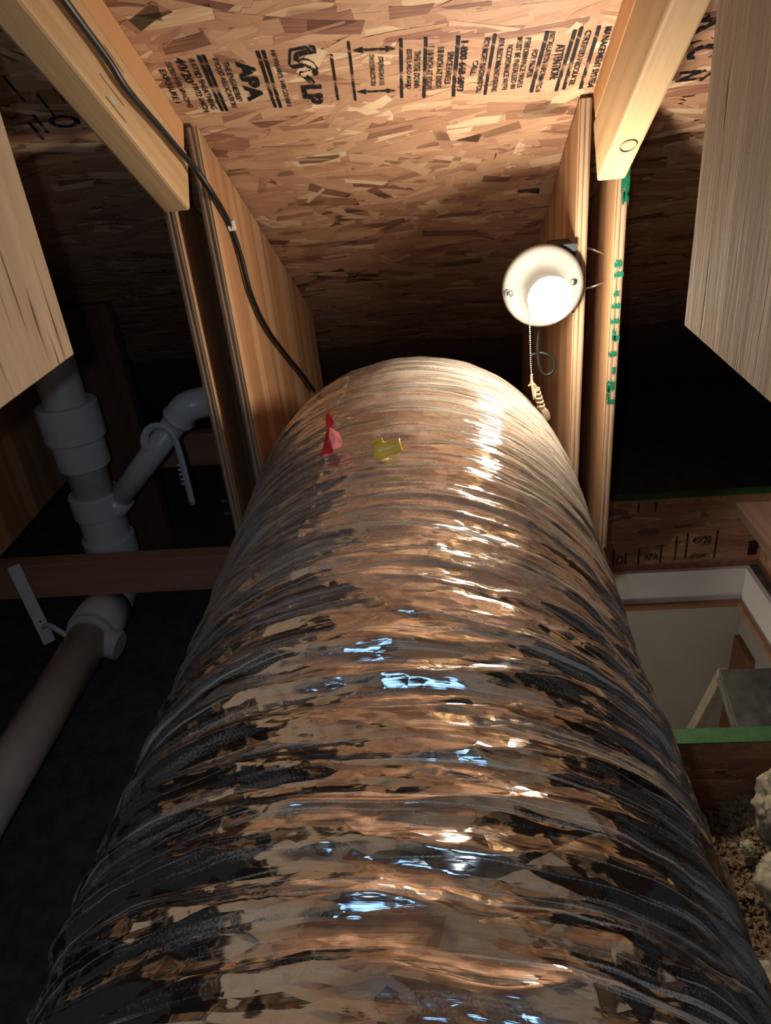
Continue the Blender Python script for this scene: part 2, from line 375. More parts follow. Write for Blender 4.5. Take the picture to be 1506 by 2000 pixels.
# ------------------------------------------------------------------ setting: sheathing, floor, room below
def osb_panel_strands(name, parent, P, ex, ey, ez, u0, u1, v0, v1, count, mat, seed, hmax=.0011, big=1.0, steep=True):
    """thousands of pressed strands as one mesh: P origin, ex/ey in plane, ez out"""
    rnd = random.Random(seed); vs = []; fs = []; tones = []; uvs = []
    for i in range(count):
        L = rnd.uniform(.035, .105) * big; W = rnd.uniform(.006, .022) * big
        if rnd.random() < .22: L *= rnd.uniform(.25, .7); W *= rnd.uniform(.25, .7)
        a = rnd.gauss(0, .24) if rnd.random() < .88 or not steep else rnd.uniform(-1.5, 1.5)
        if not steep: a *= .45
        cu, cv = rnd.uniform(u0, u1), rnd.uniform(v0, v1); h = hmax * (i + 1) / count + .0001; th = .0007
        ca, sa = math.cos(a), math.sin(a); tu, tv = rnd.gauss(0, .006), rnd.gauss(0, .015)
        j = lambda s: rnd.uniform(-s, s)
        sk = rnd.uniform(-.7, .7) * W
        pts = [(-L / 2 + j(.1 * L), -W / 2), (j(.2 * L), -W / 2 + j(.15 * W)), (L / 2 + j(.1 * L) + sk, -W / 2 + j(.2 * W)), (L / 2 + j(.06 * L), j(.3 * W)), (L / 2 + j(.1 * L) - sk, W / 2), (j(.2 * L), W / 2 + j(.15 * W)), (-L / 2 + j(.1 * L), W / 2 + j(.2 * W)), (-L / 2 + j(.1 * L), j(.3 * W))]
        b0 = len(vs); tone = min(1, max(0, rnd.gauss(.52, .14))); ro = rnd.uniform(0, 50)
        if rnd.random() < .08: tone = rnd.uniform(.82, 1)
        if rnd.random() < .08: tone = rnd.uniform(0, .15)
        for x, y in pts:
            q = (P + ex * (cu + x * ca - y * sa) + ey * (cv + x * sa + y * ca) + ez * (h + abs(x * tu * .1) + y * tv)); vs.append(q); uvs.append((x + ro, y + ro))
        for x, y in pts:
            q = (P + ex * (cu + x * ca - y * sa) + ey * (cv + x * sa + y * ca) + ez * (h - th)); vs.append(q); uvs.append((x + ro, y + ro))
        fs.append(tuple(range(b0, b0 + 8)))
        for k in range(8):
            k2 = (k + 1) % 8; fs.append((b0 + k, b0 + 8 + k, b0 + 8 + k2, b0 + k2))
        tones += [tone] * 16
    me = bpy.data.meshes.new(name); me.from_pydata(vs, [], fs); me.update()
    at = me.attributes.new('tone', 'FLOAT', 'POINT'); at.data.foreach_set('value', tones)
    ul = me.uv_layers.new(name='grain'); li = np.zeros(len(me.loops), np.int32); me.loops.foreach_get('vertex_index', li)
    ul.data.foreach_set('uv', np.array(uvs, np.float32)[li].ravel())
    bm = bmesh.new(); bm.from_mesh(me); bmesh.ops.recalc_face_normals(bm, faces=list(bm.faces)); bm.to_mesh(me); bm.free()
    o = link(name, me, mat, parent); o['kind'] = 'stuff'
    return o

c = deck(0, .925, -.009)
ceiling = from_bm('ceiling', bm_box(4.2, 4.55, .015, 0), 'osbbase', None, c, Matrix((Vector((1, 0, 0)), SL, ND)).transposed())
tag(ceiling, 'sloping roof deck of oriented strand board with black stencilled print', None, None, 'structure')
OUT = -ND
osb_panel_strands('strand_layer', ceiling, ND * DECK, Vector((1, 0, 0)), SL, OUT, -.40, .30, .55, 2.25, 6800, 'osb', 11, .0011, 1.35)
osb_panel_strands('strand_layer', ceiling, ND * DECK, Vector((1, 0, 0)), SL, OUT, -1.35, -.36, .55, 2.25, 3600, 'osb', 12, .0011, 1.3)
osb_panel_strands('strand_layer', ceiling, ND * DECK, Vector((1, 0, 0)), SL, OUT, .25, 1.25, .55, 2.25, 3600, 'osb', 13, .0011, 1.3)
osb_panel_strands('strand_layer', ceiling, ND * DECK, Vector((1, 0, 0)), SL, OUT, -1.3, 1.2, -.9, .56, 3600, 'osb', 14, .0011, 1.4)
# the largest loose-lying strands, each a piece of its own
protos = []
rn = random.Random(5)
for k in range(14):
    L = rn.uniform(.05, .10); W = rn.uniform(.010, .024); j = lambda s: rn.uniform(-s, s)
    pts = [(-L / 2 + j(.12 * L), -W / 2), (j(.2 * L), -W / 2 + j(.12 * W)), (L / 2 + j(.12 * L), -W / 2 + j(.2 * W)), (L / 2 + j(.05 * L), W / 2), (j(.2 * L), W / 2 + j(.12 * W)), (-L / 2 + j(.12 * L), W / 2 + j(.2 * W))]
    bm = bmesh.new(); f = bm.faces.new([bm.verts.new((x, y, 0)) for x, y in pts])
    ex = bmesh.ops.extrude_face_region(bm, geom=[f])
    for v in [g for g in ex['geom'] if isinstance(g, bmesh.types.BMVert)]: v.co.z = .0005
    bmesh.ops.recalc_face_normals(bm, faces=list(bm.faces))
    me = bpy.data.meshes.new('wood_strand'); bm.to_mesh(me); bm.free(); me.materials.append(MAT['osbo']); protos.append(me)
DECKROT = Matrix((Vector((1, 0, 0)), SL, OUT)).transposed()     # x across, y down the slope, z out (mirrored pair is fixed below)
DECKROT = Matrix((Vector((-1, 0, 0)), SL, OUT)).transposed()
for k in range(230):
    u = rn.uniform(-.34, .22); v = rn.uniform(.62, 1.75)
    if .84 < v < 1.03 and rn.random() < .8: continue
    a = rn.gauss(0, .3) if rn.random() < .8 else rn.uniform(-1.4, 1.4)
    o = link('wood_strand', rn.choice(protos), None, ceiling, deck(u, v, .0009), DECKROT @ Matrix.Rotation(a, 3, 'Z'))

# print on the sheathing: (text, start u, start v, end u, end v, letter height); 'B' is a ruled bar
PRINT = [
('MANAGEMENT SYSTEM',.223,.893,.223,1.013,.0075),('B',.211,.890,.210,1.015,.0040),('CERTIFIED PRODUCER',.200,.896,.196,1.005,.0068),
('B',.190,.889,.187,1.012,.0040),('B',.183,.892,.177,1.014,.0040),('ATTENTION:',.170,.916,.170,.987,.0098),
('INSTALLATION INFORMATION',.157,.891,.152,1.011,.0064),('B',.150,.889,.143,1.011,.0040),('FOR PROPER',.139,.921,.137,.977,.0064),
('PERFORMANCE PANELS',.128,.897,.126,.997,.0064),('MUST BE INSTALLED IN',.118,.895,.117,.998,.0064),('ACCORDANCE WITH',.107,.904,.106,.998,.0064),
('APA RECOMMENDATIONS',.096,.891,.092,1.001,.0064),('B',.087,.883,.080,1.005,.0033),('FOR MORE INFORMATION',.078,.889,.071,.998,.0066),
('CALL:',.066,.930,.062,.960,.0064),('1-800-648-6893',.051,.890,.046,.991,.0082),('B',.043,.879,.037,1.001,.0039),
('SPACE PANELS',.034,.907,.029,.972,.0070),('1/8 INCH AT ENDS',.022,.896,.017,.978,.0070),('1\u00b9/\u2088 INCH AT EDGES',.010,.892,.004,.979,.0070),
('B',.004,.875,-.003,.997,.0033),('THIS SIDE DOWN',-.007,.898,-.012,.973,.0070),('ESTE LADO ABAJO',-.018,.894,-.023,.974,.0070),
('B',-.026,.872,-.033,.992,.0032),('STRENGTH AXIS',-.053,.901,-.057,.959,.0055),('THIS DIRECTION',-.064,.895,-.068,.958,.0055),
('B',-.089,.866,-.096,.987,.0026),('B',-.113,.886,-.119,.981,.0026),('LP',-.149,.942,-.153,.986,.0270),
('HAYWARD, WISCONSIN',-.182,.867,-.187,.984,.0066),('B',-.193,.865,-.199,.985,.0034),('B',-.200,.865,-.206,.983,.0034),
('APA',-.221,.881,-.227,.964,.0225),('THE ENGINEERED',-.244,.878,-.249,.961,.0064),('WOOD ASSOCIATION',-.254,.868,-.260,.973,.0064),
('B',-.266,.861,-.273,.979,.0034),('B',-.272,.861,-.279,.978,.0034),('RATED SHEATHING',-.283,.866,-.288,.972,.0066),
('40/20',-.297,.861,-.300,.911,.0120),('19/32 INCH',-.296,.914,-.300,.976,.0068),('SIZED FOR SPACING',-.313,.866,-.318,.963,.0060),('EXPOSURE 1',-.325,.879,-.331,.950,.0072),
]
HP = .0021
def deck_flat(name, polys, mat='ink', parent=None, h=HP):
    """filled outlines given in (u, v) on the sheathing"""
    vs = []; fs = []
    cu = sum(p[0] for q in polys for p in q) / sum(len(q) for q in polys); cv = sum(p[1] for q in polys for p in q) / sum(len(q) for q in polys)
    for q in polys:
        b0 = len(vs); vs += [SL * (v - cv) + Vector((u - cu, 0, 0)) for u, v in q]
        fs += [tuple(b0 + i for i in t) for t in tessellate_polygon([[Vector((u, v, 0)) for u, v in q]])]
    me = bpy.data.meshes.new(name); me.from_pydata(vs, [], fs); me.update()
    return link(name, me, mat, parent or ceiling, deck(cu, cv, h))
def bar_poly(u1, v1, u2, v2, wd):
    d = Vector((u2 - u1, v2 - v1)).normalized(); n = Vector((-d.y, d.x)) * wd / 2
    return [(u1 + n.x, v1 + n.y), (u2 + n.x, v2 + n.y), (u2 - n.x, v2 - n.y), (u1 - n.x, v1 - n.y)]
def text_mesh(s, bold=0.0):
    cu = bpy.data.curves.new('txt', 'FONT'); cu.body = s; cu.size = 1.0; cu.align_x = 'LEFT'; cu.offset = bold; cu.resolution_u = 3
    t = bpy.data.objects.new('txt', cu); COL.objects.link(t); bpy.context.view_layer.update()
    me = bpy.data.meshes.new_from_object(t.evaluated_get(bpy.context.evaluated_depsgraph_get()))
    bpy.data.objects.remove(t); bpy.data.curves.remove(cu); me.materials.clear(); return me
def fit_text(name, s, length, height, mat, parent, centre, rot, bold=.018):
    """letters stretched to a length along local x and a height along local y, centred"""
    me = text_mesh(s, bold); n = len(me.vertices); co = np.zeros(n * 3); me.vertices.foreach_get('co', co); co = co.reshape(-1, 3)
    lo2 = co.min(0); hi2 = co.max(0)
    co[:, 0] = (co[:, 0] - (lo2[0] + hi2[0]) / 2) * length / max(1e-6, hi2[0] - lo2[0]); co[:, 1] = (co[:, 1] - (lo2[1] + hi2[1]) / 2) * height / max(1e-6, hi2[1] - lo2[1]); co[:, 2] = 0
    me.vertices.foreach_set('co', co.ravel()); me.update(); me.name = name
    return link(name, me, mat, parent, centre, rot)
for s, u1, v1, u2, v2, hh in PRINT:
    if s == 'B': deck_flat('printed_rule', [bar_poly(u1, v1, u2, v2, hh * 1.3)]); continue
    ang = math.atan2(u2 - u1, v2 - v1)
    if '\u00b9' in s: s = '1 1/8 INCH AT EDGES'
    fit_text('printed_lettering', s, math.hypot(u2 - u1, v2 - v1), hh * (1.0 if hh > .011 else 1.16), 'ink', ceiling, deck((u1 + u2) / 2, (v1 + v2) / 2, HP), ROT_DECK @ Matrix.Rotation(ang, 3, 'Z'), .055 if s in ('LP', 'APA') else .025)
for ua, va, ub, vb in ((-.086, .884, -.033, .889), (-.092, .968, -.039, .974)):
    d = Vector((ub - ua, vb - va)); L = d.length; d.normalize(); n = Vector((-d.y, d.x)); A = Vector((ua, va)); B = Vector((ub, vb))
    q = lambda p, a, c_: tuple(p + d * a + n * c_)
    deck_flat('printed_arrow', [[tuple(A), q(A, .013, .0055), q(A, .013, .0018), q(B, -.013, .0018), q(B, -.013, .0055), tuple(B), q(B, -.013, -.0055), q(B, -.013, -.0018), q(A, .013, -.0018), q(A, .013, -.0055)]])
# the ribbon-like mill mark, in its own little grid
def lg(x, y):     # grid -> (u, v)
    px = 540 + x * .09296; py = 80 + y * .09296
    u = -.166 + (px - 557) * .000470 - (py - 92) * .00005; v = .864 + (py - 92) * .00112 + (px - 557) * .00002
    return (u, v)
LOGO = [
 [(330,165),(560,152),(900,133),(1010,150),(1032,200),(1015,272),(800,287),(600,294),(480,330),(445,388),(335,392),(370,295),(440,240),(600,218),(780,207),(780,176),(560,192),(340,202)],
 [(292,172),(345,182),(205,455),(152,445)],
 [(152,445),(212,466),(430,452),(540,440),(650,455),(800,510),(900,560),(925,545),(890,480),(820,425),(720,392),(600,378),(490,390),(490,440),(432,440),(432,378),(600,352),(740,366),(880,428),(972,540),(955,640),(860,692),(720,685),(790,605),(735,552),(620,520),(460,520),(230,532)],
 [(400,605),(440,585),(730,568),(742,590),(560,612),(442,614),(428,660),(470,700),(560,705),(630,662),(720,715),(792,800),(770,848),(650,862),(505,742),(392,655)],
]
deck_flat('printed_mill_mark', [[lg(x, y) for x, y in q] for q in LOGO])
# marks in the neighbouring bays
def deck_text(s, u, v, L, H, ang):
    fit_text('printed_mark', s, L, H, 'ink', ceiling, deck(u, v, HP), ROT_DECK @ Matrix.Rotation(ang, 3, 'Z'), .03)
deck_text('C', .357, .962, .026, .042, 0); deck_text('N', .355, 1.012, .022, .034, 0); deck_flat('printed_rule', [bar_poly(.372, 1.026, .388, .998, .005)])
deck_text('K', .352, .912, .030, .044, 0)
for u, v in ((-.52, .86), (-.50, .90), (-.47, .87)): deck_flat('printed_rule', [bar_poly(u, v, u - .004, v + .05, .004)])
deck_text('O', -.498, .963, .03, .045, 0)
for u, v in ((-.545, .955), (-.53, .94)): deck_flat('printed_rule', [bar_poly(u, v, u - .004, v + .045, .005)])

# attic floor with the hatch opening cut in it
HX0, HX1, HY0, HY1 = .285, .735, .875, 1.59; CEIL_Z = -1.19
bm = bmesh.new()
for x0, x1, y0, y1 in ((-2.0, HX0, -1.2, 3.15), (HX1, 2.0, -1.2, 3.15), (HX0, HX1, -1.2, HY0), (HX0, HX1, HY1, 3.15)):
    bm_box(x1 - x0, y1 - y0, .085, 0, ((x0 + x1) / 2, (y0 + y1) / 2, (FLOOR_Z + CEIL_Z) / 2), bm)
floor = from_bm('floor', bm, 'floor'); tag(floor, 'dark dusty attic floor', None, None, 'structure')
# room below the hatch
for nm_, lo_, hi_ in (('wall_back', (-1.0, 2.6, -3.6), (1.25, 2.65, CEIL_Z - .003)), ('wall_right', (1.2, -.6, -3.6), (1.25, 2.595, CEIL_Z - .003)), ('wall_left', (-1.05, -.6, -3.6), (-1.0, 2.595, CEIL_Z - .003))):
    tag(box(nm_, lo_, hi_, 'wallp', None, 0), 'pale painted wall of the room under the hatch', None, None, 'structure')
tag(box('floor_lower', (-1.05, -.6, -3.65), (1.25, 2.65, -3.60), 'trim', None, 0), 'floor of the room under the hatch', None, None, 'structure')

# ------------------------------------------------------------------ roof trusses
GT = .018
def truss(name_label, xin, side, near, fr, cap=True, near_plate=None, group=None):
    """xin: inner face of the chord, side: +1 when the chord body lies towards +x"""
    t = empty('roof_truss', (xin + side * .019, .4, deck_z(.4, CH)), name_label, 'truss', group)
    xa, xb = sorted((xin, xin + side * .038))
    c0 = (xa + xb) / 2; y0 = -.9; L0 = y0 / SL.y; L1 = fr / SL.y
    rot = Matrix((Vector((1, 0, 0)), SL, ND)).transposed()
    v0 = -1.0; v1 = (fr - ND.y * DECK) / SL.y
    p = lambda v, h: SL * v + ND * (DECK - h) + Vector((c0, 0, 0))
    from_bm('top_chord', bm_box(.038, v1 - v0, .037, .002), 'cap', t, p((v0 + v1) / 2, .0205), rot)
    v1b = v1 + .012
    from_bm('lower_chord', bm_box(.0385, v1b - v0, .083, .004), 'chord', t, p((v0 + v1b) / 2, .0805), rot)
    g0 = .004
    for s in (0, 1):      # plywood gusset on each face
        xs = xin - side * GT if s == 0 else xin + side * .038
        xe = xs + side * GT
        f0 = fr - .0 if s == 0 else fr - .002
        pts = [(f0, deck_z(f0, .006)), (1.90, deck_z(1.90, .006)), (1.92, -.74), (f0, -.755)]
        if s == 1: pts = [(f0, deck_z(f0, .055)), (1.90, deck_z(1.90, .055)), (1.92, -.75), (f0, -.765)]
        prism('gusset_plate', pts, *sorted((xs, xe)), ('plyz', 'plye'), t)
    box('spacer_block', (xa, 1.42, -.74), (xb, 1.458, deck_z(1.46, .01)), 'chord', t)
    if near_plate:
        yb, zb = near_plate; xs = xin - side * GT
        prism('gusset_plate', [(-.35, zb), (yb, zb), (yb, deck_z(yb, .045)), (-.35, deck_z(-.35, .045))], *sorted((xs, xin)), ('plyw', 'plye'), t)
        xs = xin + side * .0385
        prism('gusset_plate', [(-.35, zb), (yb, zb), (yb, deck_z(yb, .045)), (-.35, deck_z(-.35, .045))], *sorted((xs, xs + side * GT)), ('plyw', 'plye'), t)
    return t
tL = truss('pale roof truss with black cable stapled along its side', -.341, -1, None, 1.163, near_plate=(.628, -.172))
tR = truss('roof truss with green stencil on plywood edge beside the lit bulb', .229, 1, None, 1.188, near_plate=(.652, -.196))
tLL = truss('shadowed roof truss beyond the white riser pipe', -.951, -1, None, 1.165)
tRR = truss('shadowed roof truss beyond the attic hatch', .839, 1, None, 1.165)
# green stencil left on the outer plywood edge of the lamp-side truss
def edge_marks(parent, xc, y, marks):
    for z, dx, w_, h_ in marks:
        h_ *= 1.35; w_ *= 1.1
        bm = bmesh.new(); n = 7
        top = [(dx - w_ / 2 + w_ * i / n, h_ / 2 * (1 + .35 * math.sin(i * 2.3 + z * 90))) for i in range(n + 1)]; bot = [(x, -q * (1 + .3 * math.sin(x * 900))) for x, q in top[::-1]]
        bm.faces.new([bm.verts.new((x, 0, q)) for x, q in top + bot])
        from_bm('green_stencil_mark', bm, 'green', parent, (xc, y - .0007, z))
edge_marks(tR, .277, 1.186, [(-.135, .003, .011, .028), (-.158, .004, .009, .012), (-.252, -.001, .010, .008), (-.268, .001, .013, .006), (-.297, -.001, .008, .006), (-.316, .0, .013, .006), (-.340, -.001, .012, .006), (-.362, -.001, .006, .013), (-.368, .003, .009, .006), (-.393, -.002, .012, .006), (-.421, .002, .005, .008), (-.447, -.002, .012, .012), (-.462, -.005, .005, .018), (-.475, .001, .010, .006)])
edge_marks(tL, -.407, 1.161, [(-.605, .003, .010, .004), (-.63, .003, .010, .004)])
# bent nail points showing between the plates
for z, y, dz in ((-.235, 1.25, .012), (-.30, 1.24, -.012)):
    tube('nail', [(.231, y, z), (.250, y - .005, z - dz * .4), (.266, y - .012, z - dz)], [.0019, .0019, .0008], 'galv', tR, 8)
# knot and grade stamp on the chords
def chord_pt(x, v, h): return SL * v + ND * (DECK - h) + Vector((x, 0, 0))
kb = bmesh.new(); bm_tube([Vector((math.cos(a) * .010, math.sin(a) * .014, 0)) for a in [2 * math.pi * i / 24 for i in range(25)]], .0011, 6, True, kb)
from_bm('knot_ring', kb, 'trim', tR, chord_pt(.250, .945, CH + .0004), Matrix((Vector((1, 0, 0)), SL, ND)).transposed())
for dv, h, L, w_ in ((0, .055, .05, .0012), (0, .070, .05, .0012), (.012, .062, .018, .007), (-.008, .095, .06, .0013), (.0, .112, .05, .0013), (-.004, .104, .02, .006)):
    bm = bm_box(.0003, L, w_, 0)
    from_bm('grade_stamp', bm, 'ink' if w_ < .002 else 'lint', tL, chord_pt(-.3408, .775 + dv, h), Matrix((Vector((1, 0, 0)), SL, ND)).transposed())

# ------------------------------------------------------------------ the foil duct
DR = .258; DXC = -.0565; DZC = -.603; YB = 1.03; RB = .24; PIT = .034
def duct():
    S_str0 = -.62; S1 = YB; bend = RB * math.pi / 2; S_end = YB + bend + .245
    s = np.concatenate([np.linspace(S_str0, -.06, 60, endpoint=False), np.linspace(-.06, YB + bend * .62, 980, endpoint=False), np.linspace(YB + bend * .62, S_end, 50)])
    th = np.concatenate([np.linspace(-math.pi, -1.95, 24, endpoint=False), np.linspace(-1.95, 1.95, 430, endpoint=False), np.linspace(1.95, math.pi, 24, endpoint=False)])
    S, T = np.meshgrid(s, th, indexing='ij')
    arc = T * DR
    bendw = np.clip((S - .78) / .30, 0, 1)
    near = np.clip((.62 - S) / .45, 0, 1)
    ridge = lambda n: 1 - 2 * np.abs(n)
    far = np.clip((S - .45) / .35, 0, 1)
    ph = S / PIT + .55 * vnoise(T * 1.3, S * 5, 1) + .22 * vnoise(T * 4, S * 16, 2) + .12 * T
    h = -(.0034 + .0022 * near) * (1 - .5 * bendw) * np.abs(np.sin(np.pi * ph)) * (.9 + .4 * vnoise(T * 1.1, S * 14, 31))
    ph2 = S / .047 + .5 * T + .7 * vnoise(T * 1.6 + 7, S * 7, 32)
    h += -.0020 * (1 - .5 * bendw) * np.abs(np.sin(np.pi * ph2))
    h += .0026 * (1 - .3 * far) * facet(T * 1.1 + S * .8 + 4, S * 52 + T * .9, 33)
    h += .0024 * (1 - .5 * far) * facet(T * 2.2 + S * 2.5, S * 26 + T * .8, 3)
    h += .0026 * (1 - .5 * far) * facet(T * 5.5 - S * 5, S * 46 + T * 1.6, 4)
    h += .0011 * (1 - .55 * far) * facet(T * 10 + S * 9, S * 78 - T * 3.0, 5)
    h += .0006 * (1 - .5 * far) * facet(T * 24, S * 150 + T * 6, 6)
    h += .0012 * far * (1 - np.abs(vnoise(T * 1.3, S * 75 + T * .7, 12)))
    h += .00055 * far * vnoise(T * 2.1, S * 190 + T * 1.5, 8) + .0003 * far * vnoise(T * 4.0, S * 330, 13)
    h += .006 * vnoise(T * 1.2, S * 3.0, 7)
    seam = np.exp(-((T + .36 + .012 * vnoise(S * 20, S * 0, 9)) / .012) ** 2); h += .0011 * seam * (.25 + .75 * far)
    rad = DR + h
    a = np.clip((S - YB) / RB, 0, math.pi / 2); after = np.clip(S - YB - bend, 0, None)
    cy = np.minimum(S, YB) + RB * np.sin(a); cz = DZC - RB * (1 - np.cos(a)) - after
    uy = np.sin(a); uz = np.cos(a)          # outward radial direction of the bend
    x = DXC + rad * np.sin(T); k = rad * np.cos(T)
    P = np.stack([x, cy + k * uy, cz + k * uz], -1).reshape(-1, 3)
    ns, nt_ = S.shape
    i = np.arange(ns - 1)[:, None]; j = np.arange(nt_)[None, :]; j2 = (j + 1) % nt_
    F = np.stack([i * nt_ + j, (i + 1) * nt_ + j, (i + 1) * nt_ + j2, i * nt_ + j2], -1).reshape(-1, 4)
    me = bpy.data.meshes.new('insulated_duct')
    org = np.array((DXC, .4, DZC))
    me.vertices.add(len(P)); me.vertices.foreach_set('co', (P - org).ravel())
    me.loops.add(F.size); me.loops.foreach_set('vertex_index', F.ravel().astype(np.int32))
    me.polygons.add(len(F)); me.polygons.foreach_set('loop_start', np.arange(0, F.size, 4, dtype=np.int32))
    me.polygons.foreach_set('use_smooth', np.ones(len(F), bool))
    me.update(calc_edges=True); me.validate()
    ul = me.uv_layers.new(name='flat'); UV = np.stack([arc, S], -1).reshape(-1, 2)[F.ravel()]
    # keep the wrap column continuous
    q = UV.reshape(-1, 4, 2); wrap = (q[:, :, 0].max(1) - q[:, :, 0].min(1)) > 1; q[wrap, 2:, 0] += 2 * math.pi * DR
    ul.data.foreach_set('uv', q.astype(np.float32).ravel())
    du = -.11 * np.clip((.55 - S) / .35, 0, 1) * np.clip((1.15 - np.abs(T)) / .4, .35, 1) + .10 * np.clip((S - .35) / .5, 0, 1) + .13 * np.clip((np.abs(T) - .75) / .5, 0, 1) + .06 * vnoise(T * 3, S * 8, 21)
    at = me.attributes.new('dust', 'FLOAT', 'POINT'); at.data.foreach_set('value', du.ravel().astype(np.float32))
    cr_ = 1.0 - .72 * np.clip((S - .42) / .35, 0, 1) + .15 * vnoise(T * 4, S * 9, 22)
    at = me.attributes.new('crumple', 'FLOAT', 'POINT'); at.data.foreach_set('value', cr_.ravel().astype(np.float32))
    o = link('insulated_duct', me, 'foil', None, tuple(org))
    return o
dct = duct()
tag(dct, 'large silver foil flexible air duct with crumpled ribbed jacket', 'duct')

# ------------------------------------------------------------------ porcelain lamp with pull chain
LC = Vector((.160, 1.168, -.272)); AX = Vector((0, -1, 0))
lamp = empty('pull_chain_lamp', LC, 'lit bulb in round white porcelain holder with pull chain and cord', 'lamp')
def prof_base():
    r = .061
    return [(-.004, .0), (-.004, r - .004), (-.001, r), (.004, r + .0005), (.009, r - .002), (.0125, r - .008), (.0145, r - .018), (.017, .035), (.022, .030), (.031, .0265), (.040, .0245), (.043, .0225), (.043, .016), (.036, .015), (.036, 0)]
base = lathe('lamp_base', prof_base(), LC, AX, 'porc', lamp, 64)
ho = [(.036, .013), (.052, .0135), (.059, .017), (.068, .0240), (.075, .0285), (.0752, 0)]
lathe('bulb_housing', ho, LC, AX, 'porc', lamp, 40)
bl = [(.0753, 0), (.0753, .0286), (.080, .0308)] + [(.0842 + math.sin(i / 14 * math.pi / 2) * .033, math.cos(i / 14 * math.pi / 2) * .0318 if i < 14 else 0.0) for i in range(0, 15)]
bulb = lathe('bulb', bl, LC, AX, 'bulb', lamp, 40); bulb['label'] = 'glowing white bulb dome'
for dx, dz, slot in ((-.047, -.004, True), (.044, .006, False)):
    p = LC + Vector((dx, -.0135, dz))
    sc = lathe('screw', [(0, .0052), (.0022, .0050), (.0036, .0034), (.004, 0)], p + Vector((-.004 if slot else 0, -.001, 0)), AX, 'steel', lamp, 20)
    cr = bm_box(.006, .0006, .0011); bm_box(.0011, .0006, .006, 0, (0, 0, 0), cr)
    from_bm('cross_slot', cr, 'box', sc, p + Vector((-.004 if slot else 0, -.0050, 0)))
    if slot:
        pts = [Vector((math.cos(a) * .0058 + (.006 if math.cos(a) > 0 else -.006), 0, math.sin(a) * .0058)) for a in [2 * math.pi * k / 28 for k in range(29)]]
        from_bm('slot_rim', bm_tube(pts, .0009, 6), 'porc', lamp, p + Vector((.002, -.0012, 0)), None, True)
box('junction_box', (.176, 1.176, -.320), (.2105, 1.245, -.219), 'box', lamp, .003)
box('box_ear', (.166, 1.172, -.226), (.211, 1.186, -.214), 'box', lamp, .001)
# pull chain outlet, beads, cord and knot
oc = LC + Vector((-.021, -.034, -.020))
lathe('chain_outlet', [(0, .007), (.008, .0062), (.010, .0045), (.010, 0)], oc + Vector((.004, .004, .002)), Vector((-.55, -.75, -.35)), 'porc', lamp, 20)
lathe('chain_bushing', [(0, .0034), (.002, .0034), (.003, .002), (.003, 0)], oc + Vector((-.0015, -.0035, -.0015)), Vector((-.55, -.75, -.35)), 'steel', lamp, 16)
beads = bmesh.new(); c0 = oc + Vector((-.003, -.006, -.004))
for i in range(34):
    t = i / 33; bmesh.ops.create_icosphere(beads, subdivisions=1, radius=.0016, matrix=Matrix.Translation(Vector((.003 * t * t, -.003 * t, -.110 * t + .0)) ))
ch = from_bm('pull_chain', beads, 'steel', lamp, c0, None, True); ch['label'] = 'beaded metal pull chain'
ce = c0 + Vector((.003, -.003, -.110))
kn = Vector((.148, 1.145, -.425))
tube('pull_cord', smooth_path([ce + Vector((0, 0, .01)), ce, ce + Vector((.004, -.002, -.03)), kn], 8), .0019, 'cord', lamp, 10)
kb = bmesh.new()
for k in range(5):      # overhand knot: a few wraps and two tails
    z = -.004 - .007 * k
    bm_tube([Vector((.0035 * k * .6 + math.cos(a) * .0048, math.sin(a) * .0048, z - .002 * a / 6.28)) for a in [2 * math.pi * i / 14 for i in range(15)]], .0022, 8, True, kb)
for sx, sz in ((-.010, .007), (-.012, .003), (-.009, .010)):
    bm_tube(smooth_path([(.002, -.002, -.004), (-.004, -.004, .006), (sx, -.003, sz)], 5), .0018, 8, True, kb)
for k in range(4):
    o_ = (k - 1.5) * .0026
    bm_tube(smooth_path([(.006 + o_, -.001, -.034), (.014 + o_, -.003, -.042), (.018 + o_, -.002, -.055), (.013 + o_, 0, -.060)], 5), .0020, 8, True, kb)
from_bm('cord_knot', kb, 'cord', lamp, kn + Vector((0, 0, .001)), None, True)

# ------------------------------------------------------------------ cables
XP = -.341 + GT
cab = tube('electric_cable', smooth_path([chord_pt(-.331, .30, .082), chord_pt(-.331, .52, .083), chord_pt(-.331, .65, .082), chord_pt(-.331, .736, .081), chord_pt(-.331, .785, .085), chord_pt(-.331, .876, .076), chord_pt(-.330, .935, .072), chord_pt(-.326, .99, .071), (-.3175, 1.155, -.098), (-.3175, 1.22, -.149), (-.316, 1.248, -.202), (-.316, 1.27, -.269), (-.316, 1.34, -.346), (-.316, 1.477, -.442), (-.314, 1.60, -.525), (-.312, 1.70, -.60)], 8), .0043, 'cable', None, 14)
tag(cab, 'black electric cable running down the chord and plywood plate', 'cable')
cl = bm_box(.012, .006, .017, .001); bm_box(.004, .010, .010, .001, (-.003, 0, 0), cl)
tag(from_bm('cable_clip', cl, 'clip', None, (-.3155, 1.222, -.151), Matrix.Rotation(R(25), 3, 'X')), 'small white plastic clip over the black cable', 'clip')
lp = [(.200, 1.24, -.31), (.168, 1.228, -.345), (.161, 1.225, -.375), (.162, 1.225, -.405), (.166, 1.224, -.426), (.178, 1.224, -.434), (.189, 1.226, -.424), (.187, 1.228, -.408), (.177, 1.229, -.400), (.166, 1.230, -.397), (.150, 1.232, -.400)]
tag(tube('wire_loop', smooth_path(lp, 8), .0032, 'cable', None, 10), 'loop of black wire on the plywood plate behind the pull cord', 'wire')

